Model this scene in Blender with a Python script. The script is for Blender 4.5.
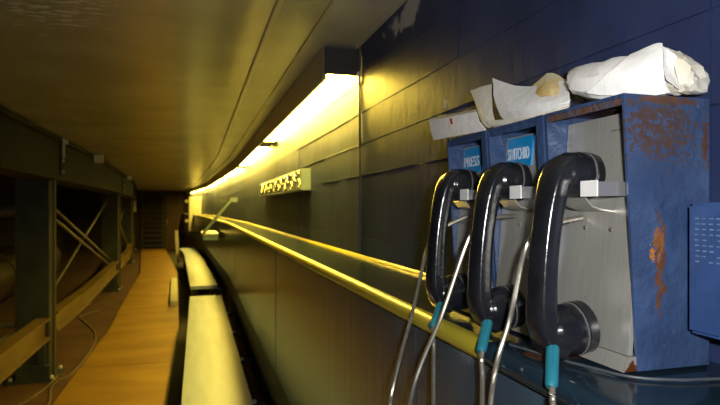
import bpy, bmesh, math, random
from mathutils import Vector, Matrix
random.seed(7)
for o in list(bpy.data.objects): bpy.data.objects.remove(o)
SC = bpy.context.scene
COL = SC.collection
CAM = 1.5                      # eye height above the floor (m)
F = 560.0                      # focal length in pixels of a 720 px wide frame
YAW = math.radians(16.23)
# ------------------------------------------------------------------ camera, world, flash, exposure
cd = bpy.data.cameras.new('camera'); cam = bpy.data.objects.new('camera', cd); COL.objects.link(cam)
cd.sensor_width = 36.0; cd.lens = 36.0 * F / 720.0; cd.clip_start = 0.01; cd.clip_end = 100
cd.shift_y = 5.5 / 720.0
cd.dof.use_dof = True; cd.dof.focus_distance = 0.72; cd.dof.aperture_fstop = 11.0
cam.location = (0, 0, CAM); cam.rotation_euler = (math.pi/2, 0, -YAW)
SC.camera = cam
wd = bpy.data.worlds.new('world'); SC.world = wd; wd.use_nodes = True
wd.node_tree.nodes['Background'].inputs[0].default_value = (0.55, 0.6, 0.75, 1)
wd.node_tree.nodes['Background'].inputs[1].default_value = 0.012
fl = bpy.data.lights.new('camera_flash', 'AREA'); fo = bpy.data.objects.new('camera_flash', fl); COL.objects.link(fo)
fl.shape = 'RECTANGLE'; fl.size = 0.03; fl.size_y = 0.015; fl.energy = 6.4; fl.color = (1.0, 0.98, 0.96)
fo.location = (0.055, -0.015, CAM + 0.035); fo.rotation_euler = (math.pi/2, 0, -YAW - 0.25)
LAMP_COL = (1.0, 0.70, 0.085); LAMP_STR = 62.0
vs = SC.view_settings; vs.view_transform = 'Standard'; vs.look = 'None'; vs.gamma = 1.0; vs.use_curve_mapping = False
vs.exposure = 0.25

# ------------------------------------------------------------------ helpers
def bend(y):                   # the corridor turns a little to the left at two kinks
    return -0.035 * max(0.0, y - 7.30) - 0.05 * max(0.0, y - 13.5)
def P(u, v, x):                # photo pixel -> world point on the vertical plane at distance x from the camera's corridor axis
    t = math.tan(math.atan((u - 360) / F) + YAW); y = x / t
    z = x * math.sin(YAW) + y * math.cos(YAW)
    return Vector((x, y, CAM - (v - 208) * z / F))
def tag(o, label=None, cat=None, group=None, kind=None):
    if label: o['label'] = label
    if cat: o['category'] = cat
    if group: o['group'] = group
    if kind: o['kind'] = kind
    return o
def thing(name, label, cat, loc, group=None):
    o = bpy.data.objects.new(name, None); COL.objects.link(o); o.location = loc; o.empty_display_size = 0.05
    return tag(o, label, cat, group)
def origin(p):
    v = Vector((0, 0, 0))
    while p is not None: v += p.location; p = p.parent
    return v
def obj(name, bm, mat, parent=None, smooth=None, bevel=0, seg=2):
    me = bpy.data.meshes.new(name)
    if bevel:
        bmesh.ops.bevel(bm, geom=[e for e in bm.edges if len(e.link_faces) == 2 and e.calc_face_angle(0) > 0.6], offset=bevel, segments=seg, affect='EDGES', clamp_overlap=True)
    bmesh.ops.recalc_face_normals(bm, faces=bm.faces)
    if parent is not None: bmesh.ops.translate(bm, verts=bm.verts, vec=-origin(parent))
    bm.to_mesh(me); bm.free()
    if mat: me.materials.append(M[mat] if isinstance(mat, str) else mat)
    if smooth or bevel:
        me.shade_smooth(); me.set_sharp_from_angle(angle=math.radians(smooth or 35))
    o = bpy.data.objects.new(name, me); COL.objects.link(o); o.parent = parent
    return o
def link_mesh(name, me, parent, loc=(0, 0, 0), rot=None):
    o = bpy.data.objects.new(name, me); COL.objects.link(o); o.parent = parent; o.location = loc
    if rot: o.rotation_euler = rot
    return o
def hexa(bm, pts):
    v = [bm.verts.new(p) for p in pts]
    for f in ((0,1,2,3), (7,6,5,4), (0,4,5,1), (1,5,6,2), (2,6,7,3), (3,7,4,0)): bm.faces.new([v[i] for i in f])
    return bm
def box(x0, x1, y0, y1, h0, h1, bm=None):       # heights are relative to the eye
    bm = bm or bmesh.new(); a, b = CAM + h0, CAM + h1
    return hexa(bm, [(x0,y0,a),(x1,y0,a),(x1,y1,a),(x0,y1,a),(x0,y0,b),(x1,y0,b),(x1,y1,b),(x0,y1,b)])
def sweep(prof, y0, y1, step=0.7, bm=None):      # closed (x, h) profile carried along the curved corridor
    bm = bm or bmesh.new(); n = max(1, int(math.ceil((y1 - y0) / step))); rings = []
    for y in sorted([y0 + (y1 - y0) * i / n for i in range(n + 1)] + [k for k in (7.30, 13.5) if y0 + 1e-3 < k < y1 - 1e-3]):
        rings.append([bm.verts.new((x + bend(y), y, CAM + h)) for x, h in prof])
    k = len(prof)
    for a, b in zip(rings, rings[1:]):
        for j in range(k): bm.faces.new((a[j], a[(j+1) % k], b[(j+1) % k], b[j]))
    bm.faces.new(rings[0][::-1]); bm.faces.new(rings[-1])
    return bm
def sbox(x0, x1, h0, h1, y0, y1, step=0.7, bm=None):
    return sweep([(x0,h0),(x1,h0),(x1,h1),(x0,h1)], y0, y1, step, bm)
def tube(pts, r, n=8, bm=None, cap=True):
    bm = bm or bmesh.new(); pts = [Vector(p) for p in pts]; rings = []
    up = Vector((0.13, 0.2, 0.97)).normalized()
    for i, p in enumerate(pts):
        t = (pts[min(i+1, len(pts)-1)] - pts[max(i-1, 0)]).normalized()
        a = t.cross(up)
        if a.length < 0.1: a = t.cross(Vector((1, 0, 0)))
        a.normalize(); b = t.cross(a); rr = r[i] if isinstance(r, (list, tuple)) else r
        rings.append([bm.verts.new(p + a*math.cos(2*math.pi*j/n)*rr + b*math.sin(2*math.pi*j/n)*rr) for j in range(n)])
    for a, b in zip(rings, rings[1:]):
        for j in range(n): bm.faces.new((a[j], a[(j+1) % n], b[(j+1) % n], b[j]))
    if cap: bm.faces.new(rings[0][::-1]); bm.faces.new(rings[-1])
    return bm
def spline(pts, n=8):
    pts = [Vector(p) for p in pts]; out = []
    for i in range(len(pts) - 1):
        p0, p1, p2, p3 = pts[max(i-1,0)], pts[i], pts[i+1], pts[min(i+2, len(pts)-1)]
        for k in range(n):
            t = k / n
            out.append(0.5*((2*p1) + (p2-p0)*t + (2*p0-5*p1+4*p2-p3)*t*t + (3*p1-p0-3*p2+p3)*t**3))
    out.append(pts[-1]); return out
def lathe(c, axis, prof, n=28, bm=None):         # (distance along axis, radius)
    bm = bm or bmesh.new(); c = Vector(c); ax = Vector(axis).normalized()
    a = ax.orthogonal().normalized(); b = ax.cross(a); rings = []
    for d, r in prof:
        rings.append([bm.verts.new(c + ax*d + a*math.cos(2*math.pi*j/n)*max(r, 1e-4) + b*math.sin(2*math.pi*j/n)*max(r, 1e-4)) for j in range(n)])
    for p, q in zip(rings, rings[1:]):
        for j in range(n): bm.faces.new((p[j], p[(j+1) % n], q[(j+1) % n], q[j]))
    bm.faces.new(rings[0][::-1]); bm.faces.new(rings[-1]); return bm
def baked(bm, mods):                             # a bmesh with modifiers applied
    me = bpy.data.meshes.new('tmp'); bm.to_mesh(me); bm.free()
    o = bpy.data.objects.new('tmp', me); COL.objects.link(o)
    for t, kw in mods:
        m = o.modifiers.new(t, t)
        for k, v in kw.items(): setattr(m, k, v)
    dg = bpy.context.evaluated_depsgraph_get(); me2 = bpy.data.meshes.new_from_object(o.evaluated_get(dg))
    bpy.data.objects.remove(o); bpy.data.meshes.remove(me)
    out = bmesh.new(); out.from_mesh(me2); bpy.data.meshes.remove(me2); return out

def sheet(grid, thick=0.0006, kind='SIMPLE', lev=1, jit=0.0):
    bm = bmesh.new(); vv = [[bm.verts.new(p) for p in row] for row in grid]
    for i in range(len(vv)-1):
        for j in range(len(vv[0])-1): bm.faces.new((vv[i][j], vv[i][j+1], vv[i+1][j+1], vv[i+1][j]))
    bm = baked(bm, [('SUBSURF', dict(levels=lev, render_levels=lev, subdivision_type=kind, boundary_smooth='PRESERVE_CORNERS'))])
    for v in bm.verts: v.co += Vector((random.uniform(-1,1), random.uniform(-1,1), random.uniform(-1,1)))*jit
    bmesh.ops.triangulate(bm, faces=bm.faces)
    return baked(bm, [('SOLIDIFY', dict(thickness=thick, offset=0))])
# ------------------------------------------------------------------ materials
M = {}
def mat(name, c1, c2=None, rough=0.5, metal=0.0, scale=8, stretch=(1,1,1), bump=0.0, bscale=40, spec=0.5, lo=0.35, hi=0.65, coat=0.0, patches=()):
    m = bpy.data.materials.new(name); m.use_nodes = True; nt = m.node_tree; N = nt.nodes; L = nt.links
    b = N['Principled BSDF']; b.inputs['Roughness'].default_value = rough; b.inputs['Metallic'].default_value = metal
    b.inputs['Specular IOR Level'].default_value = spec; b.inputs['Coat Weight'].default_value = coat
    tc = N.new('ShaderNodeTexCoord'); mp = N.new('ShaderNodeMapping'); mp.inputs['Scale'].default_value = stretch
    geo = N.new('ShaderNodeNewGeometry'); L.new(geo.outputs['Position'], mp.inputs['Vector'])
    nz = N.new('ShaderNodeTexNoise'); nz.inputs['Scale'].default_value = scale; nz.inputs['Detail'].default_value = 5; L.new(mp.outputs[0], nz.inputs['Vector'])
    rp = N.new('ShaderNodeValToRGB'); rp.color_ramp.elements[0].position = lo; rp.color_ramp.elements[1].position = hi
    rp.color_ramp.elements[0].color = (*c1, 1); rp.color_ramp.elements[1].color = (*(c2 or c1), 1)
    L.new(nz.outputs['Fac'], rp.inputs[0]); col = rp.outputs[0]
    # patches: (colour, noise scale, threshold, stretch[, centre, radius]) chips, rust, dirt with a shape of their own
    for pt in patches:
        c, s, th, st = pt[:4]
        mp2 = N.new('ShaderNodeMapping'); mp2.inputs['Scale'].default_value = st; L.new(geo.outputs['Position'], mp2.inputs['Vector'])
        n2 = N.new('ShaderNodeTexNoise'); n2.inputs['Scale'].default_value = s; n2.inputs['Detail'].default_value = 6; n2.inputs['Roughness'].default_value = 0.65
        L.new(mp2.outputs[0], n2.inputs['Vector']); fac = n2.outputs['Fac']
        if len(pt) > 4:
            d = N.new('ShaderNodeVectorMath'); d.operation = 'SUBTRACT'; L.new(geo.outputs['Position'], d.inputs[0]); d.inputs[1].default_value = pt[4]
            d2 = N.new('ShaderNodeVectorMath'); d2.operation = 'DIVIDE'; L.new(d.outputs[0], d2.inputs[0]); d2.inputs[1].default_value = pt[5]
            ln = N.new('ShaderNodeVectorMath'); ln.operation = 'LENGTH'; L.new(d2.outputs[0], ln.inputs[0])
            mr = N.new('ShaderNodeMapRange'); mr.inputs[1].default_value = 0.2; mr.inputs[2].default_value = 1.0; mr.inputs[3].default_value = 0.16; mr.inputs[4].default_value = -0.3
            L.new(ln.outputs['Value'], mr.inputs[0]); ad = N.new('ShaderNodeMath'); L.new(fac, ad.inputs[0]); L.new(mr.outputs[0], ad.inputs[1]); fac = ad.outputs[0]
        r2 = N.new('ShaderNodeMapRange'); r2.inputs[1].default_value = th; r2.inputs[2].default_value = th + 0.06; L.new(fac, r2.inputs[0])
        mx = N.new('ShaderNodeMix'); mx.data_type = 'RGBA'; L.new(r2.outputs[0], mx.inputs['Factor']); L.new(col, mx.inputs['A']); mx.inputs['B'].default_value = (*c, 1); col = mx.outputs['Result']
    L.new(col, b.inputs['Base Color'])
    if bump:
        n3 = N.new('ShaderNodeTexNoise'); n3.inputs['Scale'].default_value = bscale; n3.inputs['Detail'].default_value = 4; L.new(mp.outputs[0], n3.inputs['Vector'])
        bp = N.new('ShaderNodeBump'); bp.inputs['Strength'].default_value = bump; bp.inputs['Distance'].default_value = 0.01
        L.new(n3.outputs['Fac'], bp.inputs['Height']); L.new(bp.outputs[0], b.inputs['Normal'])
    M[name] = m; return m
def emit(name, c, s):
    m = bpy.data.materials.new(name); m.use_nodes = True; b = m.node_tree.nodes['Principled BSDF']
    b.inputs['Base Color'].default_value = (0.8, 0.8, 0.75, 1); b.inputs['Emission Color'].default_value = (*c, 1); b.inputs['Emission Strength'].default_value = s; M[name] = m
RUST = (0.20, 0.055, 0.012); RUST2 = (0.10, 0.035, 0.02)
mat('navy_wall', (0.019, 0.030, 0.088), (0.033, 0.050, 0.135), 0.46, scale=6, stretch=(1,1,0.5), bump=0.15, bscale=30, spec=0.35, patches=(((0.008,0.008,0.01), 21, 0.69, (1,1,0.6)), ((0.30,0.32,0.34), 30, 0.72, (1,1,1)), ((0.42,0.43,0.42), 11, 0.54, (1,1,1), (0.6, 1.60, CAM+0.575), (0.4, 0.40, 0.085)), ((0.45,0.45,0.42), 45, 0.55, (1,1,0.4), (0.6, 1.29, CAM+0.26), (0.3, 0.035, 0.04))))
mat('navy_base', (0.026, 0.055, 0.088), (0.044, 0.085, 0.125), 0.24, scale=6, stretch=(1,1,0.12), bump=0.10, bscale=26, spec=0.8)
mat('navy_ledge', (0.009, 0.021, 0.034), (0.016, 0.032, 0.050), 0.13, spec=0.3, scale=9, bump=0.08, bscale=30, patches=((RUST2, 30, 0.56, (1,1,1), (0.43, 0.62, CAM-0.186), (0.1, 0.09, 0.05)), ((0.2,0.2,0.18), 18, 0.66, (1,1,1))))
mat('black_base', (0.010, 0.009, 0.008), (0.02, 0.016, 0.012), 0.6, bump=0.1)
mat('phone_blue', (0.026, 0.050, 0.120), (0.040, 0.075, 0.17), 0.36, scale=16, bump=0.35, bscale=60, patches=(((0.10,0.13,0.22), 130, 0.66, (1,1,1)), ((0.065,0.040,0.034), 220, 0.58, (1,1,1), (0.5, 0.51, CAM+0.09), (0.15, 0.05, 0.10)), ((0.075,0.036,0.024), 160, 0.56, (1,1,0.6), (0.567, 0.51, CAM+0.075), (0.016, 0.05, 0.08)), ((0.09,0.045,0.03), 200, 0.48, (1,1,1), (0.51, 0.51, CAM+0.122), (0.09, 0.3, 0.010)), ((0.11,0.045,0.02), 190, 0.55, (1,1,0.4), (0.503, 0.51, CAM-0.065), (0.017, 0.05, 0.13)), ((0.20,0.075,0.02), 200, 0.57, (1,1,0.5), (0.500, 0.51, CAM-0.040), (0.018, 0.05, 0.05)), ((0.42,0.15,0.02), 200, 0.58, (1,1,1), (0.490, 0.51, CAM-0.052), (0.012, 0.05, 0.022))))
mat('phone_blue_box', (0.020, 0.050, 0.15), (0.030, 0.068, 0.19), 0.4, scale=20, bump=0.15, bscale=60)
mat('rusty_edge', (0.10, 0.045, 0.025), (0.06, 0.06, 0.09), 0.7, scale=40, bump=0.4, bscale=120)
mat('steel_plate', (0.48, 0.475, 0.43), (0.54, 0.53, 0.49), 0.40, metal=0.6, scale=18, stretch=(1,14,1), bump=0.03, bscale=40, patches=((RUST, 90, 0.56, (1,1,1), (0.465, 0.515, CAM-0.185), (0.03, 0.022, 0.03)), ((0.30,0.28,0.22), 40, 0.66, (1,1,1))))
mat('mark_pale', (0.07, 0.12, 0.24), (0.16, 0.22, 0.34), 0.4, scale=120)
mat('chrome', (0.75, 0.75, 0.74), None, 0.16, metal=1.0)
mat('hook_steel', (0.30, 0.30, 0.31), None, 0.35, metal=0.6)
mat('hook_flash_lit', (0.92, 0.92, 0.90), None, 0.3, metal=0.2)  # hook face toward the flash, its brightness put into the colour
mat('screw_steel', (0.3, 0.27, 0.22), None, 0.4, metal=0.8)
mat('handset_black', (0.009, 0.010, 0.013), (0.015, 0.016, 0.020), 0.17, scale=30, bump=0.03, bscale=90, patches=(((0.12,0.12,0.12), 55, 0.73, (1,1,0.3)),))
mat('seam_grey', (0.12, 0.12, 0.115), None, 0.5)
mat('sleeve_teal', (0.012, 0.15, 0.21), (0.018, 0.19, 0.26), 0.45, scale=20)
mat('cord_metal', (0.32, 0.30, 0.25), (0.44, 0.41, 0.35), 0.33, metal=0.75, scale=60)
mat('sign_blue', (0.005, 0.20, 0.50), (0.01, 0.25, 0.58), 0.35, scale=10)
mat('sign_white', (0.62, 0.68, 0.74), None, 0.5)
mat('paper_white', (0.76, 0.75, 0.74), (0.82, 0.81, 0.79), 0.75, scale=14, bump=0.15, bscale=70)
mat('paper_cream', (0.66, 0.62, 0.47), (0.80, 0.78, 0.70), 0.75, scale=16, bump=0.15, bscale=60)
mat('paper_yellow', (0.74, 0.50, 0.14), (0.80, 0.74, 0.52), 0.7, scale=22, bump=0.2)
mat('red_print', (0.5, 0.03, 0.03), None, 0.6)
mat('ceiling_grey', (0.40, 0.40, 0.36), (0.47, 0.47, 0.43), 0.4, scale=6, bump=0.05)
mat('yellow_paint', (0.46, 0.38, 0.03), (0.56, 0.46, 0.05), 0.35, scale=9, bump=0.12, bscale=30, patches=(((0.05,0.07,0.09), 20, 0.66, (1,1,1)),))
mat('beam_dark', (0.020, 0.017, 0.013), (0.030, 0.026, 0.020), 0.6, spec=0.2, scale=5, bump=0.08, bscale=30)
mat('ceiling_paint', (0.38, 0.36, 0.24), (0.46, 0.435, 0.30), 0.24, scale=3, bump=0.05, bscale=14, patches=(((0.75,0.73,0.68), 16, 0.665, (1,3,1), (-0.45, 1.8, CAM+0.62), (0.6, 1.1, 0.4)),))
mat('seam_dark', (0.02, 0.017, 0.012), None, 0.6)
mat('fixture_paint', (0.40, 0.34, 0.24), (0.46, 0.40, 0.29), 0.35, scale=5)
mat('fixture_dark', (0.035, 0.033, 0.03), None, 0.5)
mat('bench_paint', (0.22, 0.28, 0.46), (0.27, 0.335, 0.54), 0.42, scale=5, stretch=(3,0.5,1), bump=0.06, bscale=30, patches=(((0.4,0.36,0.28), 7, 0.68, (1,1,1)),))
mat('cream_paint', (0.45, 0.43, 0.36), (0.52, 0.5, 0.42), 0.45)
mat('walkway_mat', (0.22, 0.115, 0.014), (0.33, 0.19, 0.028), 0.5, scale=2.2, stretch=(0.6,1.4,1), bump=0.12, bscale=50, patches=(((0.34,0.24,0.12), 16, 0.70, (1,1,1)),))
mat('ground_dirt', (0.055, 0.022, 0.014), (0.10, 0.042, 0.024), 0.85, scale=3, bump=0.4, bscale=20)
mat('dark_floor', (0.02, 0.013, 0.009), (0.03, 0.02, 0.014), 0.7)
mat('dark_wall', (0.022, 0.014, 0.010), (0.05, 0.032, 0.02), 0.85, scale=2.2, bump=0.3, bscale=9)
mat('steel_paint', (0.038, 0.044, 0.044), (0.060, 0.070, 0.070), 0.55, spec=0.25, scale=5, bump=0.08, bscale=30)
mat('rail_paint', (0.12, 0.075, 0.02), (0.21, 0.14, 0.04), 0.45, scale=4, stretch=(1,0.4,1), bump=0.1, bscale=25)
mat('rod_paint', (0.10, 0.082, 0.05), None, 0.45)
mat('pale_tie', (0.26, 0.24, 0.17), None, 0.45)
mat('tarp_brown', (0.035, 0.018, 0.012), (0.075, 0.042, 0.024), 0.6, scale=4, bump=0.3, bscale=8)
mat('pale_metal', (0.55, 0.55, 0.52), (0.65, 0.65, 0.6), 0.35, scale=9)
mat('rack_grey', (0.10, 0.14, 0.17), (0.13, 0.17, 0.2), 0.4)
mat('tray_teal', (0.10, 0.16, 0.18), (0.13, 0.2, 0.22), 0.4)
mat('door_brown', (0.055, 0.028, 0.017), (0.085, 0.04, 0.024), 0.6, scale=4, stretch=(3,3,0.4))
mat('slat_dark', (0.03, 0.03, 0.028), (0.045, 0.042, 0.036), 0.5)
mat('cable_grey', (0.16, 0.13, 0.09), None, 0.5)
mat('wire_dark', (0.05, 0.06, 0.07), None, 0.45)
emit('lamp_lens', LAMP_COL, LAMP_STR)

# ------------------------------------------------------------------ the setting
WX, LX, LH, CH, FH, YN, YF = 0.60, 0.385, -0.186, 0.62, -1.5, -1.6, 21.6
def struct(o): o['kind'] = 'structure'; return o
struct(obj('floor', sbox(-3.6, 0.75, FH-0.1, FH, YN, YF+0.6), 'ground_dirt'))
struct(obj('wall_left', sbox(-3.6, -3.45, FH, 1.3, YN, YF+0.6), 'dark_wall'))
struct(obj('wall_near', box(-3.6, 0.8, YN-0.1, YN, FH-0.1, 1.3), 'dark_wall'))
fe = bend(YF)
struct(obj('wall_far', box(-3.6+fe, 0.8+fe, YF, YF+0.12, FH, 1.3), 'dark_wall'))
# upper right wall: board-marked concrete painted navy, every board its own piece
wr = struct(obj('wall_right', sbox(WX+0.004, WX+0.2, LH-0.1, 0.80, YN, YF), 'navy_wall'))
rows = [LH-0.03, -0.11, 0.008, 0.125, 0.242, 0.36, 0.477, 0.64]
cols = [YN, -0.6, 0.0, 0.30, 0.535, 0.765, 1.22, 2.17, 3.4, 4.6, 5.9, 7.2, 8.6, 10.0, 11.5, 13.0, 14.6, 16.2, 17.8, 19.6, YF]
for i in range(len(rows)-1):
    for j in range(len(cols)-1):
        d = random.uniform(-0.0012, 0.0012); g = 0.0004; gy = 0.0008 if cols[j] < 2.1 else 0.002
        obj('concrete_board', sbox(WX+d, WX+0.005, rows[i]+g, rows[i+1]-g, cols[j]+gy, cols[j+1]-gy), 'navy_wall', wr)
for h in rows[3:-1]:
    y = 0.98 if h < 0.1 else 0.30
    while y < 12:
        y2 = y + random.uniform(0.25, 0.9)
        if random.random() < 0.8:
            w = random.uniform(0.0008, 0.0022)
            obj('form_fin', sweep([(WX+0.001, h-w), (WX-random.uniform(0.0015, 0.003), h-0.0003), (WX+0.001, h+w)], y, y2), 'navy_wall', wr)
        y = y2 + random.uniform(0.0, 0.2)
# lower wall: vertical panels under the ledge, with a black base behind the benches
wb = struct(obj('wall_base', sbox(LX+0.02, WX, FH, LH-0.03, YN, YF), 'seam_dark'))
y = YN
while y < YF - 0.2:
    w = random.choice([0.55, 0.62, 0.7]) if y < 9 else 1.3
    y2 = min(y + w, YF)
    obj('panel', sbox(LX+0.006+random.uniform(-0.001, 0.001), LX+0.021, -0.86, LH-0.035, y+0.0012, y2-0.0012), 'navy_base', wb); y = y2
struct(obj('baseboard_right', sbox(LX+0.003, LX+0.021, FH, -0.862, YN, YF), 'black_base'))
# ledge with a rolled front lip and a small cove against the wall
struct(obj('trim_1', sweep([(LX+0.008, LH-0.034), (LX+0.008, LH), (WX, LH), (WX, LH-0.034)], YN, YF, 0.7), 'navy_ledge'))
R = 0.0155; nose = []
for k in range(0, 11):
    a = math.pi*1.5 - math.pi*k/10
    nose.append((LX + 0.002 + R*math.cos(a), LH - R + 0.002 + R*math.sin(a)))
nose += [(LX+0.0078, LH+0.002), (LX+0.0078, LH-0.029)]
struct(obj('trim_4', sweep(nose, YN, 0.69, 0.7), 'navy_ledge', smooth=50))
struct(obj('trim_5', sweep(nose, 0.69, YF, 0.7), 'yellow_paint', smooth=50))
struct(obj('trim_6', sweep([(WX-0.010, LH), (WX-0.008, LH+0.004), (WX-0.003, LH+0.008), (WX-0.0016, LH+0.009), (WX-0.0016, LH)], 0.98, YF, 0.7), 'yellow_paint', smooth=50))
# ceiling: painted sheets, a narrow strip and a second strip up to the lights
ce = struct(obj('ceiling', sbox(-3.6, 0.8, CH+0.012, CH+0.12, YN, YF+0.6), 'seam_dark'))
ys = [YN, 0.4, 1.65, 2.95, 4.3, 5.8, 7.4, 9.2, 11.2, 13.4, 16.0, 18.8, YF]
for a, b in zip(ys, ys[1:]):
    obj('ceiling_sheet', sbox(-1.35, 0.236, CH, CH+0.013, a+0.001, b-0.001), 'ceiling_paint', ce)
    obj('ceiling_sheet', sbox(0.246, 0.388, CH-0.004, CH+0.013, a+0.001, b-0.001), 'ceiling_paint', ce)
    obj('ceiling_sheet', sbox(0.392, WX+0.02, CH-0.002, CH+0.013, a+0.001, b-0.001), 'ceiling_grey', ce)
struct(obj('trim_2', sbox(0.228, 0.246, CH-0.012, CH+0.001, YN, YF), 'fixture_paint', bevel=0.003))
struct(obj('trim_3', sbox(0.384, 0.394, CH-0.010, CH+0.001, YN, YF), 'fixture_paint', bevel=0.002))

# ------------------------------------------------------------------ strip lights
ys = [2.07]
while ys[-1] < 19: ys.append(ys[-1] + 2.62)
for i, (a, b) in enumerate(zip(ys, ys[1:])):
    b -= 0.05
    lab = ('strip light over the wall, its dark end cap open to view above the phone boxes' if i == 0 else ['', 'second', 'third', 'fourth', 'fifth', 'sixth', 'seventh', 'eighth'][i] + ' strip light of the run along the wall, counting from the telephones')
    t = thing('strip_light', lab, 'light', ((0.46+0.59)/2+bend(a), a, CAM+CH-0.01), None if i == 0 else 'strip lights farther along the wall')
    obj('housing', sweep([(0.472, CH-0.03), (WX-0.003, CH-0.03), (WX-0.003, CH-0.015), (0.472, CH-0.015)], a, b), 'fixture_paint', t)
    obj('fascia', sbox(0.458, 0.471, 0.488, CH-0.013, a-0.0005, b+0.035), 'fixture_paint', t, bevel=0.002)
    obj('end_cap', sbox(0.460, WX-0.003, 0.506, CH-0.014, a-0.012, a-0.001), 'fixture_dark', t, bevel=0.002)
    lp = [(0.476, 0.545), (0.479, 0.525), (0.49, 0.514), (0.58, 0.514), (0.592, 0.525), (0.595, 0.545)]
    obj('lens', sweep(lp, a+0.004, b-0.30), 'lamp_lens', t, smooth=60)
    obj('lens_end', sweep([(x, h) for x, h in lp], b-0.298, b), 'fixture_dark', t)
# conduit down the wall with its clip
t = thing('conduit', 'thin dark conduit running down the wall from the strip light to the ledge', 'conduit', (WX-0.006, 2.045, CAM+LH+0.03))
obj('pipe', tube([(WX-0.006, 2.045, CAM+0.61), (WX-0.006, 2.04, CAM+LH+0.02)], 0.0045), 'wire_dark', t, smooth=50)
obj('clip', box(WX-0.016, WX-0.0105, 2.03, 2.052, 0.47, 0.515), 'pale_metal', t, bevel=0.002)

# ------------------------------------------------------------------ walkway, benches
t = thing('walkway', 'long orange-brown walkway of boards along the dugout floor', 'walkway', (-0.6, 0, 0))
ys = [YN, 1.5, 2.9, 4.3, 5.6, 6.9, 8.3, 9.8, 11.5, 13.2, 15, 17, 19, YF-0.3]
for a, b in zip(ys, ys[1:]):
    obj('board', sbox(-1.02+random.uniform(-.012,.012), -0.215, FH, FH+0.045, a+0.004, b-0.004), 'walkway_mat', t, bevel=0.006)
obj_df = struct(obj('floor_strip', sbox(-0.212, LX, FH, FH+0.01, YN, YF), 'dark_floor'))  # darker strip of floor between walkway and wall
def bench(label, y0, y1, x0, x1, h):
    t = thing('bench', label, 'bench', (0.1+bend(y0), y0, 0))
    obj('seat', sbox(x0, x1, h-0.045, h, y0, y1), 'bench_paint', t, bevel=0.006)
    obj('front_board', sbox(x0+0.03, x0+0.055, h-0.2, h-0.046, y0+0.02, y1-0.02), 'black_base', t)
    obj('rear_board', sbox(x1-0.055, x1-0.03, h-0.2, h-0.046, y0+0.02, y1-0.02), 'black_base', t)
    y = y0 + 0.15
    while y < y1:
        b = bend(y)
        obj('leg', box(x0+0.06+b, x0+0.11+b, y, y+0.06, FH+0.01, h-0.046), 'black_base', t)
        br = obj('bracket', box(x1-0.06+b, LX+0.003+b, y, y+0.045, h-0.10, h-0.075), 'black_base', t)
        obj('bolt', lathe((x1+0.03+b, y+0.022, CAM+h-0.076), (0,0,1), [(0,0.013),(0.012,0.013),(0.018,0.008)], 8), 'pale_metal', br)
        y += 0.95
    return t
bench('long cream-topped bench along the wall below the telephones', 1.2, 6.95, -0.080, 0.288, -1.05)
bench('cream-topped bench past a dark gap, running on toward the brown door', 7.85, 15.4, -0.065, 0.29, -1.05)
t = tag(obj('step_plank', sbox(-0.33, -0.225, FH+0.045, FH+0.12, 8.75, 11.7), 'cream_paint', bevel=0.006), 'low cream plank standing on the walkway beside the bench with the dark gap', 'plank')

# ------------------------------------------------------------------ steel frame on the left
def ibeam_prof(x, h0, h1, w, tf=0.022, tw=0.014):
    a, b = x - w, x
    c = (a+b)/2
    return [(a,h0),(b,h0),(b,h0+tf),(c+tw,h0+tf),(c+tw,h1-tf),(b,h1-tf),(b,h1),(a,h1),(a,h1-tf),(c-tw,h1-tf),(c-tw,h0+tf),(a,h0+tf)]
PY = [0.13, 5.58, 11.05, 16.5, 21.3]
names = {1: 'thick grey-green steel column beside the coiled cable', 2: 'dark steel column between the braced bay and the yellow-lit column', 3: 'yellow-lit steel column farthest along the frame', 0: 'steel column where the frame begins', 4: 'steel column against the far wall'}
for i, py in enumerate(PY):
    if i == 0: continue
    b = bend(py); x0, x1 = -1.50, -1.24
    t = thing('steel_column', names[i], 'column', (-1.37+b, py, 0), 'steel columns')
    bm = bmesh.new(); d = 0.13
    for (ax, bx_, ay, by) in ((x0, x0+0.02, -d, d), (x1-0.02, x1, -d, d), (x0+0.02, x1-0.02, -0.011, 0.011)):
        box(ax+b, bx_+b, py+ay, py+by, FH+0.02, 0.245, bm)
    obj('shaft', bm, 'steel_paint', t)
    obj('stiffener', box(x0+0.02+b, x1-0.02+b, py-d, py-d+0.016, FH+0.02, 0.245), 'steel_paint', t)
    bp = obj('base_plate', box(x0-0.06+b, x1+0.06+b, py-0.2, py+0.2, FH, FH+0.02), 'steel_paint', t)
    for sx in (x0-0.03, x1+0.03):
        for sy in (-0.16, 0.16): obj('bolt', lathe((sx+b, py+sy, CAM+FH+0.02), (0,0,1), [(0,0.018),(0.02,0.018),(0.028,0.008)], 6), 'pale_metal', bp)
    obj('block', box(x0+0.02+b, x1+0.02+b, py-0.2, py-0.14, FH+0.02, FH+0.14), 'steel_paint', t)
    if i < 4: tag(obj('conduit_pipe', tube([(-1.205+b, py-0.10, 0.0+0.02), (-1.205+b, py-0.10, CAM+0.25)], 0.014), 'rod_paint', smooth=50), ['', 'tan pipe strapped upright to the thick grey-green column', 'tan pipe strapped upright to the column after the crossed rods', 'tan pipe strapped upright to the yellow-lit column'][i], 'pipe', 'upright pipes on the columns')
bl = ['deep dark steel beam under the ceiling, the stretch nearest the phones', 'deep dark steel beam under the ceiling over the braced bay', 'dark steel beam under the ceiling over the second bay', 'dark steel beam under the ceiling next to the far wall']
segs = [YN, 5.58, 11.05, 16.5, YF]
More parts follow.
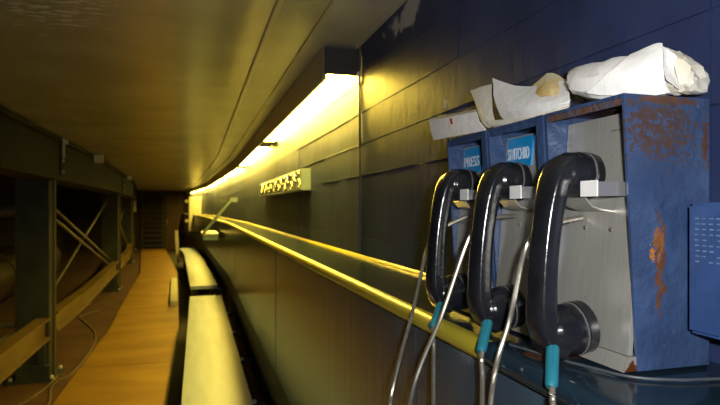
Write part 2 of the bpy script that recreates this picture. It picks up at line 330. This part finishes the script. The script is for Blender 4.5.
for i, (a, b) in enumerate(zip(segs, segs[1:])):
    t = thing('steel_beam', bl[i], 'beam', (-1.25+bend(a), a, CAM+0.246), 'steel beams')
    obj('girder', sweep([(-1.42,0.247),(-1.14,0.247),(-1.14,0.275),(-1.185,0.275),(-1.185,0.585),(-1.13,0.585),(-1.13,0.612),(-1.42,0.612)], a+0.004, b-0.004), 'beam_dark', t)
    pl = obj('splice_plate', sbox(-1.184, -1.172, 0.29, 0.57, a+0.005, a+0.12, 0.7), 'beam_dark', t)
    for h in (0.33, 0.43, 0.53): obj('bolt', lathe((-1.172+bend(a), a+0.06, CAM+h), (1,0,0), [(0,0.013),(0.012,0.013),(0.016,0.006)], 6), 'pale_metal', pl)
    t2 = thing('lower_rail', 'low steel rail lit yellow, ' + ['from the first column toward the camera', 'in the bay with crossed rods', 'in the bay past the second column', 'beside the far wall'][i], 'rail', (-1.3+bend(a), a, CAM-1.14), 'low steel rails')
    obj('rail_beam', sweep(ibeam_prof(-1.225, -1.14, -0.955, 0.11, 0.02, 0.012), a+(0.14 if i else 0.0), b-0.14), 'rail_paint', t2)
    for yy in (a+0.16, b-0.19):
        if yy > 0: obj('rail_lug', box(-1.31+bend(yy), -1.26+bend(yy), yy, yy+0.025, FH, -1.141), 'steel_paint', t2)
    # crossed rods in the bay
    if i in (1, 2):
        xa, xb = -1.37+bend(a+.2), -1.37+bend(b-.2)
        for k, (h0, h1, dz) in enumerate(((0.10, -0.93, 0), (-0.02, -1.05, 0.02), (-0.98, 0.16, -0.04))):
            tag(obj('brace_rod', tube([(xa+dz, a+0.16, CAM+h0), (xb+dz, b-0.16, CAM+h1)], 0.017, 7), 'rod_paint', smooth=50), ['upper of the two rods sloping down toward the far column', 'lower of the two rods sloping down toward the far column', 'rod rising toward the far column across the other two'][k] + [' in the first bay', ' in the second bay'][i-1], 'brace rod', 'brace rods')
# clips and boxes on the beam
for (y, s, lab) in ((7.0, 0.09, 'small pale box fixed to the beam where it meets the ceiling'), (11.4, 0.075, 'small pale fitting on the beam over the second column')):
    t = thing('junction_box', lab, 'junction box', (-1.09+bend(y), y, CAM+0.52))
    obj('body', box(-1.13+bend(y), -1.13+s+bend(y), y, y+s, 0.612-s, 0.612), 'pale_metal', t, bevel=0.006)
    obj('nipple', tube([(-1.09+bend(y), y+s/2, CAM+0.61-s), (-1.09+bend(y), y+s/2, CAM+0.595-s)], 0.014), 'screw_steel', t)
t = thing('beam_clip', 'thin pale strap clipped on the beam at its joint', 'clip', (-1.128, 5.45, CAM+0.4))
obj('strap', box(-1.129, -1.117, 5.44, 5.46, 0.44, 0.612), 'pale_metal', t)
obj('hook', box(-1.129, -1.09, 5.435, 5.465, 0.56, 0.60), 'pale_metal', t, bevel=0.004)
# side pipes running back into the dark from the first column
for k, (h, x2, dy, h2) in enumerate(((-1.02, -2.5, 0.3, -0.98), (-1.10, -2.5, -0.35, -1.49), (-0.02, -3.44, -0.2, -0.30))):
    tag(obj('tie_pipe', tube([(-1.51, 5.5, CAM+h), (x2, 5.5+dy, CAM+h2)], 0.025 if k < 2 else 0.05, 9), 'pale_tie' if k < 2 else 'rod_paint', smooth=50), ['low level tie pipe reaching back from the thick column', 'low tie pipe sloping from the thick column down to the dirt', 'high tie pipe sloping from the thick column back to the dark wall'][k], 'pipe', 'tie pipes at the thick column')
t = thing('dark_bundle', 'big dark rounded bundle lying in shadow behind the steel columns', 'bundle', (-2.95, 6.0, 0))
bm = bmesh.new(); n = 26; rings = []
for i in range(13):
    y = 6.0 + i*0.6; r = 0.40 + 0.02*math.sin(i*1.7)
    rings.append([bm.verts.new((-2.97 + bend(y) + r*math.cos(2*math.pi*j/n)*(1+0.03*math.sin(3*j+i)), y, 0.425 + r*math.sin(2*math.pi*j/n)*(1 if math.sin(2*math.pi*j/n) > 0 else 0.99))) for j in range(n)])
for a_, b_ in zip(rings, rings[1:]):
    for j in range(n): bm.faces.new((a_[j], a_[(j+1)%n], b_[(j+1)%n], b_[j]))
bm.faces.new(rings[0][::-1]); bm.faces.new(rings[-1])
obj('roll', bm, 'tarp_brown', t, smooth=50)
for y in (6.8, 9.6, 12.2): obj('strap', tube([(-2.97+bend(y)+0.425*math.cos(2*math.pi*j/24), y, 0.43+0.425*math.sin(2*math.pi*j/24)) for j in range(25)], 0.012, 5), 'rod_paint', t)
# cable lying on the dirt
def G(u, v, lift=0.008):        # photo pixel -> point on the dirt floor
    z = F*1.5/(v-208); x = (u-197)*z/(F*1.0415)
    return Vector((x, (z-math.sin(YAW)*x)/math.cos(YAW), lift))
pts = [G(47, 430), G(49, 404), G(51, 389), (G(58, 382)), G(70, 376), G(84, 361), G(95, 343), G(94, 332), G(86, 324), G(80, 318), G(88, 314), G(99, 311)]
for p in pts: p.x = min(p.x, -1.045)
tag(obj('floor_cable', tube(spline(pts, 8), 0.008, 6), 'cable_grey', smooth=60), 'long grey cable snaking over the dirt beside the walkway', 'cable')
tag(obj('floor_cable', tube(spline([G(57, 379, .022), G(47, 388, .012), G(36, 396), G(24, 404), G(8, 412)], 8), 0.007, 6), 'cable_grey', smooth=60), 'short cable branching off the long cable toward the thick column', 'cable')

# ------------------------------------------------------------------ far end
t = thing('louvered_gate', 'dark gate of horizontal slats at the far end of the dugout', 'gate', (-1.35+fe, YF-0.06, 0))
gx0, gx1 = -1.02+fe, -0.25+fe
for x in (gx0, gx1-0.05): obj('stile', box(x, x+0.05, YF-0.09, YF-0.02, FH, 0.58), 'slat_dark', t)
for k in range(11): obj('slat', hexa(bmesh.new(), [(gx0+0.05, YF-0.10, CAM+FH+0.1+k*.18), (gx1-0.05, YF-0.10, CAM+FH+0.1+k*.18), (gx1-0.05, YF-0.03, CAM+FH+0.15+k*.18), (gx0+0.05, YF-0.03, CAM+FH+0.15+k*.18), (gx0+0.05, YF-0.10, CAM+FH+0.13+k*.18), (gx1-0.05, YF-0.10, CAM+FH+0.13+k*.18), (gx1-0.05, YF-0.03, CAM+FH+0.18+k*.18), (gx0+0.05, YF-0.03, CAM+FH+0.18+k*.18)]), 'slat_dark', t)
d = struct(obj('door_1', box(-0.20+fe, 0.42+fe, YF-0.05, YF-0.005, FH, 0.5), 'door_brown', bevel=0.004))
obj('door_handle', box(-0.15+fe, -0.12+fe, YF-0.09, YF-0.05, -0.55, -0.42), 'screw_steel', d, bevel=0.004)
t = thing('wall_lamp', 'tiny pale fitting beside the yellow-lit column near the gate', 'fitting', (-1.2+bend(16.6), 16.7, CAM-0.1))
obj('body', box(-1.22+bend(16.7), -1.14+bend(16.7), 16.65, 16.75, -0.1, 0.2), 'pale_metal', t, bevel=0.01)
obj('bracket', box(-1.26+bend(16.7), -1.22+bend(16.7), 16.68, 16.72, 0.0, 0.06), 'screw_steel', t)
# cream cabinet on the wall and upright post at the end of the bench
b = bend(16.6)
t = thing('wall_cabinet', 'narrow cream cabinet jutting from the wall at the end of the lights', 'cabinet', (0.42+b, 16.6, CAM-0.66))
obj('body', box(0.26+b, WX+b, 16.6, 17.1, -0.66, 0.33), 'cream_paint', t, bevel=0.008)
obj('door', box(0.28+b, 0.58+b, 16.588, 16.6, -0.6, 0.27), 'cream_paint', t, bevel=0.004)
for h in (0.15, -0.4): obj('bracket', box(0.16+b, 0.26+b, 16.65, 16.72, h, h+0.08), 'cream_paint', t)
b = bend(15.5)
t = thing('bench_end_post', 'short cream post standing at the end of the bench by the cabinet', 'post', (-0.16+b, 15.5, 0))
obj('post', hexa(bmesh.new(), [(-0.13+b,15.5,0.05),(-0.05+b,15.5,0.05),(-0.05+b,15.58,0.05),(-0.13+b,15.58,0.05),(-0.17+b,15.5,CAM-.62),(-0.09+b,15.5,CAM-.62),(-0.09+b,15.58,CAM-.62),(-0.17+b,15.58,CAM-.62)]), 'cream_paint', t)
obj('cap', box(-0.18+b, -0.08+b, 15.49, 15.59, -0.62, -0.6), 'cream_paint', t)

# ------------------------------------------------------------------ wall rack with rings, folding tray
t = thing('wall_rack', 'long wall rack holding two rows of shiny rings, with a grey end plate', 'rack', (0.575, 3.0, CAM+0.095))
ry0, ry1 = 3.02, 5.15
obj('end_plate', box(0.545, WX-0.002, ry0, ry0+0.012, 0.098, 0.217), 'rack_grey', t, bevel=0.002)
obj('end_plate', box(0.545, WX-0.002, ry1-0.012, ry1, 0.098, 0.217), 'rack_grey', t, bevel=0.002)
obj('back_plate', box(WX-0.008, WX-0.002, ry0+0.012, ry1-0.012, 0.10, 0.215), 'tray_teal', t)
obj('bottom_rail', box(0.547, WX-0.009, ry0+0.012, ry1-0.012, 0.098, 0.106), 'rack_grey', t)
obj('top_rail', tube([(0.55, ry0+0.012, CAM+0.212), (0.55, ry1-0.012, CAM+0.212)], 0.004), 'pale_metal', t, smooth=50)
bm = bmesh.new(); tor = []
for k in range(15):
    a = 2*math.pi*k/14; tor.append(Vector((0, math.cos(a)*0.042, math.sin(a)*0.022)))
tube(tor, 0.0075, 6, bm); me = bpy.data.meshes.new('ring'); bm.to_mesh(me); bm.free(); me.materials.append(M['chrome']); me.shade_smooth()
o0 = origin(t)
for r_ in range(2):
    for k in range(15):
        link_mesh('ring', me, t, Vector((0.565 - r_*0.006, ry0+0.09+k*0.14 + r_*0.05, CAM+0.185 - r_*0.05)) - o0, (0.35*(-1)**k, 0, 0))
yt = 8.3; b = bend(yt)
t = thing('folding_tray', 'small tray hung out from the ledge on a slanting brace', 'tray', (0.36+b, yt, CAM-0.42))
obj('tray_top', box(0.10+b, 0.330+b, yt, yt+0.9, -0.385, -0.36), 'cream_paint', t, bevel=0.004)
obj('apron', box(0.12+b, 0.330+b, yt+0.02, yt+0.85, -0.46, -0.386), 'tray_teal', t)
obj('brace', tube([(0.12+b, yt-0.012, CAM-0.36), (0.52+b, yt-0.012, CAM+0.12)], 0.022, 6), 'rack_grey', t)
obj('wall_bracket', box(0.50+b, WX+b-0.003, yt-0.03, yt+0.03, 0.09, 0.15), 'rack_grey', t)

# ------------------------------------------------------------------ telephones
PX, TOP, BOT = 0.452, 0.127, LH + 0.004
EAR = (Vector((-0.060, 0, 0.0725)), Vector((1, 0, -0.08)).normalized(), 0.0395)
MOU = (Vector((-0.077, 0, -0.1205)), Vector((1, 0, 0.12)).normalized(), 0.0435)
def handset_body():
    # path (distance out from the plate, height) with (depth, width) radii; caps sit toward the plate
    path = [(.034,.085,.012,.021),(.047,.079,.0130,.0225),(.057,.063,.0135,.0215),(.064,.036,.0130,.0195),(.0690,.005,.0125,.0185),(.073,-.03,.0125,.0185),(.0755,-.070,.0130,.0190),(.0750,-.104,.0140,.0205),(.066,-.129,.0145,.0225),(.051,-.138,.013,.0225)]
    bm = bmesh.new(); rings = []; n = 20
    pts = spline([Vector((p[0], p[1], 0)) for p in path], 5); rr = spline([Vector((p[2], p[3], 0)) for p in path], 5)
    for i, p in enumerate(pts):
        tg = (pts[min(i+1,len(pts)-1)] - pts[max(i-1,0)]).normalized(); nn = Vector((-tg.y, tg.x, 0))
        ring = []
        for j in range(n):
            a = 2*math.pi*j/n; ca, sa = math.cos(a), math.sin(a)
            ca = math.copysign(abs(ca)**0.55, ca); sa = math.copysign(abs(sa)**0.55, sa)
            q = p + nn*ca*rr[i].x; ring.append(bm.verts.new((-q.x, sa*rr[i].y, q.y)))
        rings.append(ring)
    for a, b in zip(rings, rings[1:]):
        for j in range(n): bm.faces.new((a[j], a[(j+1)%n], b[(j+1)%n], b[j]))
    bm.faces.new(rings[0][::-1]); bm.faces.new(rings[-1])
    lathe(EAR[0], EAR[1], [(0,.014),(0.005,.0205),(0.014,.0255),(0.030,.0282),(0.0395,.0285)], 28, bm)
    lathe(MOU[0], MOU[1], [(0,.015),(0.005,.0215),(0.015,.0270),(0.033,.0308),(0.0435,.0315)], 28, bm)
    bmesh.ops.recalc_face_normals(bm, faces=bm.faces)
    bm = baked(bm, [('REMESH', dict(mode='VOXEL', voxel_size=0.0014)), ('SMOOTH', dict(factor=0.5, iterations=4))])
    me = bpy.data.meshes.new('handset_body'); bm.to_mesh(me); bm.free(); me.materials.append(M['handset_black']); me.shade_smooth(); return me
HB = handset_body()
def capmesh(name, prof, m):
    bm = lathe((0,0,0), (1,0,0), prof, 28); bmesh.ops.recalc_face_normals(bm, faces=bm.faces)
    me = bpy.data.meshes.new(name); bm.to_mesh(me); bm.free(); me.materials.append(M[m]); me.shade_smooth(); me.set_sharp_from_angle(angle=0.6); return me
EC = capmesh('ear_cap', [(0,.0272),(0.002,.029),(0.011,.028),(0.016,.023),(0.017,.006)], 'handset_black')
MC = capmesh('mouth_cap', [(0,.0302),(0.002,.032),(0.014,.0315),(0.018,.027),(0.019,.006)], 'handset_black')
RG = capmesh('seam_ring_e', [(0,.0270),(0.0005,.0290),(0.0015,.0290),(0.002,.0270)], 'seam_grey')
RG2 = capmesh('seam_ring_m', [(0,.0300),(0.0005,.0321),(0.0015,.0321),(0.002,.0300)], 'seam_grey')
def text_mesh(s, size):
    c = bpy.data.curves.new('t', 'FONT'); c.body = s; c.size = size; c.extrude = 0.0003; c.offset = size*0.006; c.align_x = 'CENTER'; c.align_y = 'CENTER'
    o = bpy.data.objects.new('t', c); COL.objects.link(o)
    dg = bpy.context.evaluated_depsgraph_get(); me = bpy.data.meshes.new_from_object(o.evaluated_get(dg)); bpy.data.objects.remove(o); return me
def telephone(y0, y1, label, hlabel, word, i):
    ym = (y0+y1)/2
    t = thing('wall_telephone', label, 'telephone', (0.51, ym, CAM+LH), 'telephones on the ledge')
    th = 0.0035; xb = 0.572
    def side(ya, yb):
        bm = bmesh.new(); a, b = CAM+BOT, CAM+TOP
        return hexa(bm, [(PX+0.019,ya,a),(xb,ya,a),(xb,yb,a),(PX+0.019,yb,a),(PX,ya,b),(xb,ya,b),(xb,yb,b),(PX,yb,b)])
    obj('side_panel', side(y0, y0+th), 'phone_blue', t, bevel=0.001)
    obj('side_panel', side(y1-th, y1), 'phone_blue', t, bevel=0.001)
    obj('top_panel', box(PX, xb, y0+th, y1-th, TOP-0.004, TOP), 'phone_blue', t, bevel=0.001)
    obj('back_panel', box(xb-0.004, xb, y0+th, y1-th, BOT, TOP-0.005), 'phone_blue', t)
    obj('top_lip', box(PX+0.001, PX+0.005, y0+th, y1-th, TOP-0.012, TOP-0.0042), 'phone_blue' if word else 'rusty_edge', t)
    # leaning stainless face plate, standing proud at the foot
    def fx(h): return 0.486 - (0.110 - h)/(0.110+0.165)*0.024
    w0, w1 = y0+th+0.0012, y1-th-0.0012
    bm = bmesh.new(); zs = [0.112, 0.0, -0.165]
    hexa(bm, [(fx(-.165),w0,CAM-.165),(fx(-.165)+.006,w0,CAM-.165),(fx(-.165)+.006,w1,CAM-.165),(fx(-.165),w1,CAM-.165),(fx(.113),w0,CAM+.113),(fx(.113)+.006,w0,CAM+.113),(fx(.113)+.006,w1,CAM+.113),(fx(.113),w1,CAM+.113)])
    fp = obj('face_plate', bm, 'steel_plate', t, bevel=0.001)
    obj('foot_plate', hexa(bmesh.new(), [(0.452,w0-.004,CAM+BOT),(xb-.006,w0+.002,CAM+BOT),(xb-.006,w1-.002,CAM+BOT),(0.452,w1,CAM+BOT),(fx(-.166)-.003,w0-.004,CAM-.166),(xb-.006,w0+.002,CAM-.166),(xb-.006,w1-.002,CAM-.166),(fx(-.166)-.003,w1,CAM-.166)]), 'steel_plate', t, bevel=0.0012)
    for (yy, h) in ((y0+0.046, -0.026), (y0+0.092, -0.025), (y0+0.03, 0.075)):
        o = obj('screw', lathe((fx(h), yy, CAM+h), (-1,0,0), [(0,0.0028),(0.0012,0.0026),(0.0016,0.0012)], 10), 'screw_steel', fp)
    # cradle: hook block beside the ear cap, flash brightness painted on its tip
    hk = obj('hook', box(0.4265, fx(.02)+.002, y0+0.010, y0+0.015, 0.0135, 0.0295), 'hook_steel', t, bevel=0.001)
    obj('hook_tip', box(0.4245, 0.4264, y0+0.0095, y0+0.037, 0.013, 0.031), 'hook_flash_lit', hk, bevel=0.0006)
    obj('cradle', sheet([[Vector((fx(-.004)+.001, yy, CAM-.004)), Vector((fx(-.004)-.016, yy, CAM-.002)), Vector((0.447, yy, CAM+.002)), Vector((0.438, yy, CAM+.012))] for yy in (y0+0.045, y0+0.062, y0+0.09)], 0.0018), 'steel_plate', t, smooth=50)
    if word: obj('front_flange', hexa(bmesh.new(), [(PX+0.018,y0-.001,CAM+BOT),(PX+0.0215,y0-.001,CAM+BOT),(PX+0.0215,y0+.014,CAM+BOT),(PX+0.018,y0+.014,CAM+BOT),(PX-.001,y0-.001,CAM+TOP),(PX+.0025,y0-.001,CAM+TOP),(PX+.0025,y0+.014,CAM+TOP),(PX-.001,y0+.014,CAM+TOP)]), 'phone_blue', t, bevel=0.0008)
    if word:
        xs = fx(0.08)-0.0022
        sg = obj('name_sign', hexa(bmesh.new(), [(fx(.064)-.0026,y0+0.070,CAM+.064),(fx(.064),y0+0.070,CAM+.064),(fx(.064),w1-0.008,CAM+.064),(fx(.064)-.0026,w1-0.008,CAM+.064),(fx(.110)-.0026,y0+0.070,CAM+.110),(fx(.110),y0+0.070,CAM+.110),(fx(.110),w1-0.008,CAM+.110),(fx(.110)-.0026,w1-0.008,CAM+.110)]), 'sign_blue', t, bevel=0.0006)
        tm = text_mesh(word, 0.0235); tm.materials.append(M['sign_white'])
        wid = max(v.co.x for v in tm.vertices)*2; sc = min(1.25, (w1-y0-0.086)/wid)
        o = link_mesh('lettering', tm, sg, Vector((fx(.082)-.0032, (y0+0.0715+w1-0.008)/2, CAM+.0835)) - origin(sg), (math.pi/2, 0, -math.pi/2)); o.scale = (sc, 1.1, 1)
        tag(sg, 'blue name sign reading ' + word)
    else:
        tm = text_mesh('PUSH TO TALK', 0.0032) if False else None
        for k in range(8): obj('engraved_mark', box(fx(.093)-0.0004, fx(.093)+.001, y0+0.026+k*0.004, y0+0.0285+k*0.004, 0.0925, 0.0945), 'screw_steel', fp)
    # handset hung on the cradle (its own thing)
    hy = y0 + 0.066
    hx, hz = 0.4685, CAM-0.030
    h = thing('telephone_handset', hlabel, 'handset', (hx, hy, hz), 'black handsets')
    link_mesh('body', HB, h)
    for (c, ax, ln), rg, cap, nm in ((EAR, RG, EC, 'ear_cap'), (MOU, RG2, MC, 'mouth_cap')):
        rot = (0, math.atan2(-ax.z, ax.x), 0)
        link_mesh('seam_ring', rg, h, c + ax*(ln-0.0005), rot); link_mesh(nm, cap, h, c + ax*(ln+0.0012), rot)
    s0 = Vector((0.398, hy-0.014, CAM-0.162)); s1 = Vector((0.360, hy-0.066, CAM-0.187))
    obj('sleeve', tube([s0+Vector((0.004,0.004,0.012)), s0, s1, s1+Vector((-0.001,-0.001,-0.002))], [0.0078, 0.0078, 0.0068, 0.0050], 14), 'sleeve_teal', h, smooth=50)
    end = {0: ((0.412, 0.956, -0.062), (0.305, 0.871, -0.324)), 1: ((0.408, 0.790, -0.045), (0.310, 0.794, -0.2985)), 2: ((0.408, 0.634, -0.050), (0.345, 0.613, -0.24))}[i]
    e0, e1 = Vector(end[0]), Vector(end[1]); e0.z += CAM; e1.z += CAM; dn = (e1-e0)
    cps = [s1+Vector((0.003,0.003,0.004)), s1+Vector((-0.003,-0.006,-0.012)), Vector((0.3565, s1.y-0.009, CAM-0.24)), Vector((0.354, s1.y-0.006, CAM-0.42)), Vector((0.340, s1.y+0.020, CAM-0.60)), Vector((0.315, (s1.y+e1.y)/2, CAM-0.66)), Vector((e1.x-0.012, e1.y, CAM-0.52)), e1, e0.lerp(e1, 0.45), e0, e0+Vector((0.022, -0.022, 0.028)), Vector((fx(-0.02), hy+0.03, CAM-0.012))]
    sp = spline(cps, 14); dense = []
    # ribbed armoured hose
    tot = 0; res = []
    for a, b in zip(sp, sp[1:]):
        n = max(1, int((b-a).length/0.0022))
        for k in range(n): res.append(a.lerp(b, k/n))
    obj('cord', tube(res, [0.0036 if k % 2 else 0.0031 for k in range(len(res))], 8), 'cord_metal', h, smooth=25)
    return t
telephone(0.820, 0.968, 'telephone box with a blue sign reading PRESS, under the white folded packet', 'black handset hanging on the telephone with the PRESS sign', 'PRESS', 0)
telephone(0.664, 0.814, 'telephone box with a blue sign reading SWITCHBD, between two other phones', 'black handset hanging on the telephone with the SWITCHBD sign', 'SWITCHBD', 1)
telephone(0.512, 0.658, 'rust-streaked blue telephone box with a bare steel plate and no sign', 'black handset hanging on the unsigned telephone with the rusty side', None, 2)
# shallow blue box beside the rusty phone
t = thing('instruction_box', 'shallow blue box with raised marks beside the rusty telephone', 'box', (0.55, 0.42, CAM-0.14))
obj('body', box(0.526, WX-0.004, 0.34, 0.492, -0.138, 0.006), 'phone_blue_box', t, bevel=0.004, seg=3)
pn = obj('cover', box(0.519, 0.5255, 0.345, 0.489, -0.133, 0.002), 'phone_blue_box', t, bevel=0.003, seg=3)
bm = bmesh.new()
mk = bpy.data.meshes.new('mark'); mb = bmesh.new(); hexa(mb, [(-.0006,0,0),(0,0,0),(0,.0045,0),(-.0006,.0045,0),(-.0006,0,.0014),(0,0,.0014),(0,.0045,.0014),(-.0006,.0045,.0014)]); mb.to_mesh(mk); mb.free(); mk.materials.append(M['mark_pale'])
for r_ in range(9):
    for k in range(14):
        if random.random() < 0.85: link_mesh('raised_mark', mk, pn, Vector((0.5190, 0.478-k*0.0088-random.random()*0.002, CAM-0.012-r_*0.0058)) - origin(pn))
# thin wire lying over the ledge
tag(obj('loose_wire', tube(spline([(0.40, 0.66, CAM+LH+0.004), (0.42, 0.575, CAM+LH+0.004), (0.435, 0.535, CAM+LH+0.0035), (0.452, 0.500, CAM+LH+0.003), (0.49, 0.478, CAM+LH+0.003), (0.53, 0.47, CAM+LH+0.003), (0.575, 0.46, CAM+LH+0.003)], 8), 0.0018, 6), 'wire_dark', smooth=60), 'thin dark wire lying on the ledge at the foot of the rusty telephone', 'wire')

# ------------------------------------------------------------------ papers on the phone boxes
def loft(sections, m, name, label, cat='paper', sub=1):
    bm = bmesh.new(); rings = [[bm.verts.new(p) for p in s] for s in sections]; k = len(rings[0])
    for a, b in zip(rings, rings[1:]):
        for j in range(k): bm.faces.new((a[j], a[(j+1)%k], b[(j+1)%k], b[j]))
    bm.faces.new(rings[0][::-1]); bm.faces.new(rings[-1]); bmesh.ops.recalc_face_normals(bm, faces=bm.faces)
    if sub: bm = baked(bm, [('SUBSURF', dict(levels=sub, render_levels=sub))])
    for v in bm.verts:
        v.co += Vector((random.uniform(-1,1), random.uniform(-1,1), random.uniform(-1,1)))*0.0014
    return bm
def sec(c, ax, prof):            # profile (across, up) set square to the roll's axis, resting on c
    ax = Vector(ax); side = Vector((ax.y, -ax.x, 0)).normalized()
    return [Vector(c) + side*a + Vector((0,0,u)) for a, u in prof]
T0 = CAM + TOP + 0.0005
# long white roll on the rusty phone
t = thing('paper_roll', 'long crumpled white paper roll on top of the rusty telephone box', 'paper', (0.515, 0.585, T0))
NW = Vector((0.95, 0.30, 0))
def ring(u, vt, vb, x, w=0.046, lean=0.0):
    bt = P(u, vb, x); rg = P(u+lean, vt, x+0.016); md = P(u+lean*0.5, vb*0.62+vt*0.38, x-0.006); m2 = P(u+lean*0.8, vb*0.25+vt*0.75, x+0.002)
    bt.z = max(bt.z, T0); hgt = rg.z - bt.z
    bk = bt + NW*w; bk.z = max(T0, bt.z)
    return [bt, md, m2, rg, bt + NW*w*0.75 + Vector((0,0,hgt*0.92)), bt + NW*w*1.1 + Vector((0,0,hgt*0.5)), bk]
obj('roll', loft([ring(566,74,88,.472,.02), ring(568,68,95,.472,.04), ring(580,63,99,.470), ring(600,58.5,101,.472), ring(618,54.5,99,.480), ring(632,53,98,.486), ring(644,48,97,.493), ring(655,43,97,.499), ring(664,45,97,.505), ring(668,50,96,.507,.04)], None, '', ''), 'paper_white', t, smooth=22)
obj('open_end', loft([ring(664,49,95,.507,.04), ring(671,49,96,.509), ring(682,55,95,.515), ring(691,63,91,.521), ring(696,71,85,.526,.03)], None, '', ''), 'paper_cream', t, smooth=18)
obj('fold', sheet([[P(631,54,.488), P(643,48.5,.494), P(655,43,.502), P(662,44,.506)], [P(617,66,.472), P(634,61,.480), P(650,57,.486), P(663,58,.496)], [P(600,80,.461), P(622,80,.470), P(645,78,.480), P(664,76,.492)], [P(586,93,.462), P(615,96,.474), P(640,97,.487), P(665,94,.500)]], 0.0007, 'CATMULL_CLARK', 1, 0.0009), 'paper_white', t, smooth=26)
obj('lip', sheet([[P(663,46,.502), P(671,51,.503), P(677,57,.507)], [P(664,64,.490), P(668,69,.497), P(671,74,.503)], [P(666,80,.490), P(672,84,.498), P(680,90,.508)]], 0.0007, 'CATMULL_CLARK', 1, 0.0006), 'paper_white', t, smooth=26)
obj('inner_fold', sheet([[P(673,57,.506), P(684,60,.512), P(691,66,.519)], [P(675,70,.505), P(683,71,.508), P(690,75,.516)], [P(678,84,.506), P(685,84,.511), P(692,85,.519)]], 0.0007, 'CATMULL_CLARK', 1, 0.0006), 'paper_cream', t, smooth=26)
# crumpled cream paper on the switchboard phone
t = thing('crumpled_paper', 'crumpled cream paper bag with a yellow fold on the SWITCHBD telephone box', 'paper', (0.49, 0.735, T0))
x = 0.47
def Q(u, v, d=0.0): return P(u, v, x + d)
obj('front_sheet', sheet([[Q(492,78,.02), Q(506,84,.02), Q(523,88,.025), Q(545,84,.03), Q(566,80,.04)], [Q(494,95,.004), Q(508,100,.0), Q(526,101,.0), Q(547,98,.004), Q(570,94,.02)], [Q(496,110,-.004), Q(510,112,-.008), Q(527,112,-.008), Q(548,108,-.004), Q(571,101,.012)], [Q(505,120,.004), Q(515,121,.004), Q(530,119,.004), Q(549,114,.008), Q(568,106,.016)]], 0.0007, 'CATMULL_CLARK', 1, 0.0009), 'paper_white', t, smooth=22)
obj('side_flap', sheet([[Q(470,91,.03), Q(480,87,.03), Q(491,84,.03)], [Q(477,106,.02), Q(484,104,.014), Q(492,102,.018)], [Q(480,121,.012), Q(486,123,.004), Q(493,120,.01)], [Q(486,127,.012), Q(491,128,.008), Q(498,123,.01)]], 0.0007, 'CATMULL_CLARK', 1, 0.0009), 'paper_cream', t, smooth=22)
obj('yellow_fold', sheet([[Q(528,89,.03), Q(541,80,.036), Q(546,71,.05), Q(560,76,.05), Q(567,80,.05)], [Q(528,96,.02), Q(540,90,.012), Q(550,86,.012), Q(560,88,.022), Q(568,92,.04)], [Q(530,100,.012), Q(541,98,.006), Q(551,94,.006), Q(560,95,.016), Q(568,97,.034)]], 0.0007, 'CATMULL_CLARK', 1, 0.0009), 'paper_yellow', t, smooth=22)
obj('lower_fold', sheet([[Q(487,121,.002), Q(505,120,.0), Q(528,117,.0), Q(550,111,.006), Q(570,103,.02)], [Q(490,127,-.002), Q(506,125,-.005), Q(529,121,-.006), Q(551,115,.0), Q(569,108,.012)], [Q(498,128,.01), Q(510,126,.01), Q(530,123,.01), Q(551,117,.014), Q(566,110,.02)]], 0.0007, 'CATMULL_CLARK', 1, 0.0009), 'paper_cream', t, smooth=22)
# folded white packet on the press phone
t = thing('folded_packet', 'flat white folded packet with a red mark on the PRESS telephone box', 'paper', (0.46, 0.89, T0))
x = 0.452
g = [[Q(429,119,.03), Q(445,116,.03), Q(460,113,.03), Q(476,109.5,.03)], [Q(429,121,-.006), Q(445,118,-.008), Q(461,115,-.008), Q(477,112,-.004)], [Q(431,132,-.010), Q(447,128,-.012), Q(462,125,-.012), Q(479,121,-.010)], [Q(434,140,-.006), Q(449,137,-.006), Q(466,134,-.006), Q(486,130,-.004)], [Q(434,139,.02), Q(449,136,.02), Q(466,133,.02), Q(484,129,.02)]]
obj('packet', sheet(g, 0.0012), 'paper_white', t, smooth=40)
obj('red_mark', sheet([[Q(449.6,118.6,-.0115), Q(451.6,118.2,-.0115)], [Q(451.2,124.2,-.0145), Q(453.0,124,-.0145)]]), 'red_print', t)
